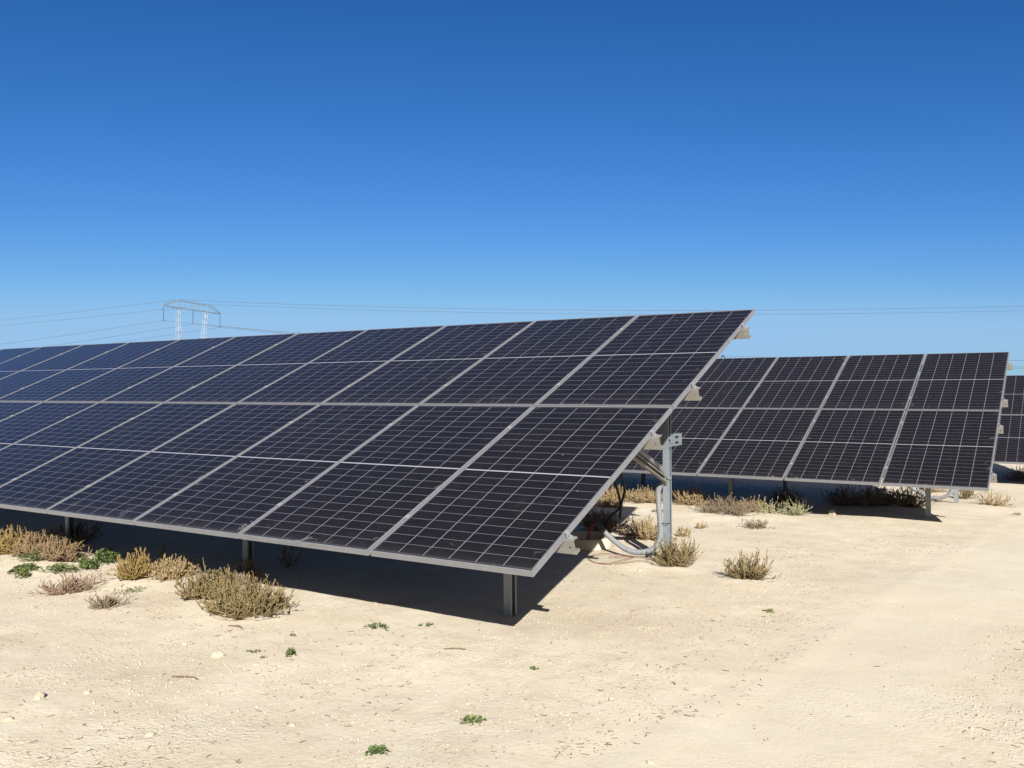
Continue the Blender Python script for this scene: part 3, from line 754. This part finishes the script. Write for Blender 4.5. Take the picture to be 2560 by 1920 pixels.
def density(x, y):
    road = np.clip(1 - np.abs(x - (1.32 + .12*y))/.75, 0, 1)
    return 1 - .92*np.clip(road*1.8, 0, 1)
def scatter(n, smin, smax, power, region, seed, dens=True, clump=1.3):
    g = np.random.default_rng(seed); P = []
    x0, x1, y0, y1 = region
    while len(P) < n:
        x = g.uniform(x0, x1, 4000); y = g.uniform(y0, y1, 4000)
        d = np.hypot(x-2.4, y+4.0); w = np.clip((4.5/d)**1.3, 0, 1)
        k = w*(density(x, y) if dens else 1)
        keep = g.uniform(0, 1, 4000) < k
        for a, b in zip(x[keep], y[keep]):
            q = noise.noise(Vector((a*clump, b*clump, seed*1.7)))*.5+.5 + .35*noise.noise(Vector((a*4, b*4, seed)))
            if g.uniform() < max(0.03, (q-.42)*4): P.append((a, b))
            if len(P) >= n: break
    P = np.array(P); u_ = g.uniform(0, 1, n)
    return P, smin + (smax-smin)*u_**power, g
def pebbles(name, n, smin, smax, power, region, seed, mat, label):
    P, s, g = scatter(n, smin, smax, power, region, seed)
    V = ICV[None]*g.uniform(.6, 1.3, (n, 1, 3))*(1+g.normal(0, .16, (n, len(ICV), 1)))
    V[..., 2] *= .6; V *= s[:, None, None]
    z = np.array([gz(a, b) for a, b in P]); V += np.stack([P[:, 0], P[:, 1], z+s*.18], -1)[:, None]
    F = (ICF[None]+(np.arange(n)*len(ICV))[:, None, None]).reshape(-1, 3)
    o = mesh_np(name, V.reshape(-1, 3), F, mat, (0, 0, 0)); tag(o, label, 'pebbles', None, 'stuff')
pebbles('pebbles', 40000, .0014, .0080, 4.6, (-7, 3.3, -2.6, 8), 3, M_STONE, 'small pale pebbles and crumbs scattered over the sand')
pebbles('soil_crumbs', 16000, .0014, .006, 3, (-6, 3.3, -2.6, 6), 11, simple_mat('brown_crumbs', (.13, .09, .055), (.40, .31, .20), .95, 30), 'small brownish soil crumbs scattered over the sand')
def litter(name, n, region, seed, lmin, lmax, label, pts=None):
    if pts is None: P, s, g = scatter(n, lmin, lmax, 2.5, region, seed, True, .9)
    else: P = pts; n = len(P); g = np.random.default_rng(seed); s = lmin+(lmax-lmin)*g.uniform(0, 1, n)**2
    a = g.uniform(0, 2*np.pi, n); q = np.linspace(-.5, .5, 4)[None]
    bend = g.normal(0, .12, (n, 1))
    dx = np.cos(a)[:, None]*q*s[:, None] - np.sin(a)[:, None]*bend*s[:, None]*(1-4*q*q)
    dy = np.sin(a)[:, None]*q*s[:, None] + np.cos(a)[:, None]*bend*s[:, None]*(1-4*q*q)
    z = np.array([gz(x, y) for x, y in P])[:, None]+.0018+np.abs(g.normal(0, .0012, (n, 4)))
    PP = np.stack([P[:, :1]+dx, P[:, 1:]+dy, z], -1)
    V, F = tubes_np(PP, np.clip(s*.05, .0009, .0024)[:, None]*np.ones((1, 4)))
    o = mesh_np(name, V, F, M_TWIG, (0, 0, 0)); tag(o, label, 'plant litter', None, 'stuff')
litter('twig_litter', 3400, (-7, 3.0, -2.4, 8), 21, .006, .036, 'short brown twig bits scattered over the sand')
g = np.random.default_rng(5); LP = [(.70, -.95), (.79, -.75), (.86, -.36), (.96, -.1), (1.02, .23), (.99, .6), (1.06, 1.18), (1.15, 1.79)]
pts = []
for _ in range(170):
    t = g.uniform(0, 1)**1.3*(len(LP)-1.01); i = int(t); fr = t-i
    pts.append((LP[i][0]*(1-fr)+LP[i+1][0]*fr+g.normal(0, .045), LP[i][1]*(1-fr)+LP[i+1][1]*fr+g.normal(0, .06)))
litter('windrow_litter', 0, None, 22, .006, .032, 'line of twig bits left along the wheel track', np.array(pts))
def stick(pts, r_, label):
    m = MB(); b = Vector((*pts[0], gz(*pts[0])))
    m.tube(catmull([Vector((x, y, gz(x, y)+.004+dz))-b for (x, y), dz in zip(pts, (0, .006, .002, .004, 0, 0))]), r_, 6)
    o = m.build('dry_stick', M_TWIG, None); o.location = b; tag(o, label, 'stick', 'dry sticks on the sand')
stick([(-.60, .02), (-.545, .05), (-.49, .085)], .0024, 'thin straight dry stick on the sand below the nearest array')
stick([(-1.42, -1.16), (-1.36, -1.15), (-1.32, -1.12), (-1.26, -1.13)], .0035, 'crooked dry root piece on the sand at the lower left')
stick([(-2.0, -.33), (-1.93, -.31), (-1.86, -.34)], .004, 'dark broken twig on the sand in front of the big double clump')

# ------------------------------------------------------------------ pylon and power lines
A0 = Vector((-171.82, 121.93, 0)); U = Vector((-.35933, .93321, 0)); D = Vector((.93321, .35933, 0))
GB = gz0(0, 150)
py = empty('power_pylon', (A0.x + U.x*12, A0.y + U.y*12, GB))
def T(s, d, z): return tuple(A0 + U*s + D*d + Vector((0, 0, z)) - py.location)
m = MB(); r_ = .047
top = [(0, 19.95), (5.0, 21.3), (6.9, 21.45), (17.7, 21.45), (19.6, 21.3), (24.5, 19.95)]
for dd in (-.6, .6):
    e = lambda s: dd * min(1, max(.12, min(s, 24.5-s)/5))
    m.tube([T(s, e(s), z) for s, z in top], r_*1.3, 5)
    m.tube([T(s, e(s), 19.75) for s in (0, 5, 12, 19.6, 24.5)], r_*1.3, 5)
    zt = lambda s: np.interp(s, [p[0] for p in top], [p[1] for p in top])
    ss = np.linspace(0, 24.5, 19)
    for i, (a, b) in enumerate(zip(ss, ss[1:])):
        za, zb = (19.75, zt(b)) if i % 2 == 0 else (zt(a), 19.75)
        m.tube([T(a, e(a), za), T(b, e(b), zb)], r_*.6, 4)
for s in np.linspace(1.5, 23, 14): m.tube([T(s, -.6*min(1, s/5, (24.5-s)/5), 19.75), T(s, .6*min(1, s/5, (24.5-s)/5), 19.75)], r_*.5, 4)
for s in (5.8, 18.7): m.tube([T(s, 0, 21.35), T(s, 0, 21.75)], .1, 5)
m.build('crossbeam', M_PYLON, py)
for s0, lean in ((5.9, 0), (17.6, -.16)):
    m = MB(); H0, H1 = 19.75, GB - .0; c = lambda z: s0 + lean*(19.75-z)
    lv = np.linspace(19.75, GB, 12); hw = lambda z: .42 + .03*max(0, 15-z)
    for a, b in ((-1, -1), (1, -1), (1, 1), (-1, 1)): m.tube([T(c(z)+a*hw(z), b*hw(z)*.8, z) for z in lv], r_*1.0, 4)
    for z, z2 in zip(lv, lv[1:]):
        for b in (-1, 1):
            m.tube([T(c(z)-hw(z), b*hw(z)*.8, z), T(c(z2)+hw(z2), b*hw(z2)*.8, z2)], r_*.5, 4)
            m.tube([T(c(z)+hw(z), b*hw(z)*.8, z), T(c(z2)-hw(z2), b*hw(z2)*.8, z2)], r_*.5, 4)
            m.tube([T(c(z)-hw(z), b*hw(z)*.8, z), T(c(z)+hw(z), b*hw(z)*.8, z)], r_*.7, 4)
    # knee braces up to the beam
    m.tube([T(c(17.6)-.7, 0, 17.6), T(c(19.7)-2.4, 0, 19.75)], r_*.7, 4); m.tube([T(c(17.6)+.7, 0, 17.6), T(c(19.7)+2.4, 0, 19.75)], r_*.7, 4)
    if lean == 0:
        m.tube([T(c(14)+.6, -.6, 14.1), T(c(14)+1.6, -.6, 14.0), T(c(14)+4.0, -.6, 10.2)], r_*.9, 4); m.tube([T(c(14)+.6, .6, 14.1), T(c(14)+3.0, .6, 10.2)], r_*.9, 4)
    m.build('leg', M_PYLON, py)
for s in (0, 12.0, 24.4):
    m = MB(); z0, z1 = 19.6, 16.45; m.tube([T(s, 0, z0+.1), T(s, 0, z1)], .045, 5)
    for i in range(14):
        z = z0 - .25 - i*.205; m.tube([T(s, 0, z), T(s, 0, z-.07)], [.17, .08], 8)
    m.tube([T(s, -.35, z1), T(s, .35, z1)], .06, 5); m.build('insulator', M_INSUL, py)
tag(py, 'pale lattice portal pylon with three hanging insulators behind the nearest array', 'pylon')
def power(s, z0, al, ar, b, rad_, label):
    m = MB(); pts = []
    for t in list(np.linspace(-260, 0, 40)) + list(np.linspace(0, 300, 60))[1:]:
        z = z0 - (ar if t > 0 else al)*abs(t) + b*t*t
        pts.append(tuple(D*t + Vector((0, 0, z - z0))))
    m.tube(pts, rad_, 4); o = m.build('power_line', M_WIRE, None); o.location = A0 + U*s + Vector((0, 0, z0)); tag(o, label, 'power line', 'overhead wires on the pylon')
power(5.74, 21.65, .089, .0683, .000197, .030, 'upper thin wire from the left peak of the pylon, highest of all')
power(18.75, 21.69, .079, .0642, .000175, .030, 'second thin wire, from the right peak of the pylon')
power(-.1, 16.35, .122, .1133, .000283, .034, 'lower wire hung from the left insulator of the pylon')
power(11.95, 16.4, .130, .1138, .000254, .034, 'lower wire hung from the middle insulator of the pylon')
power(24.3, 16.35, .122, .1138, .000254, .034, 'lower wire hung from the right insulator of the pylon')
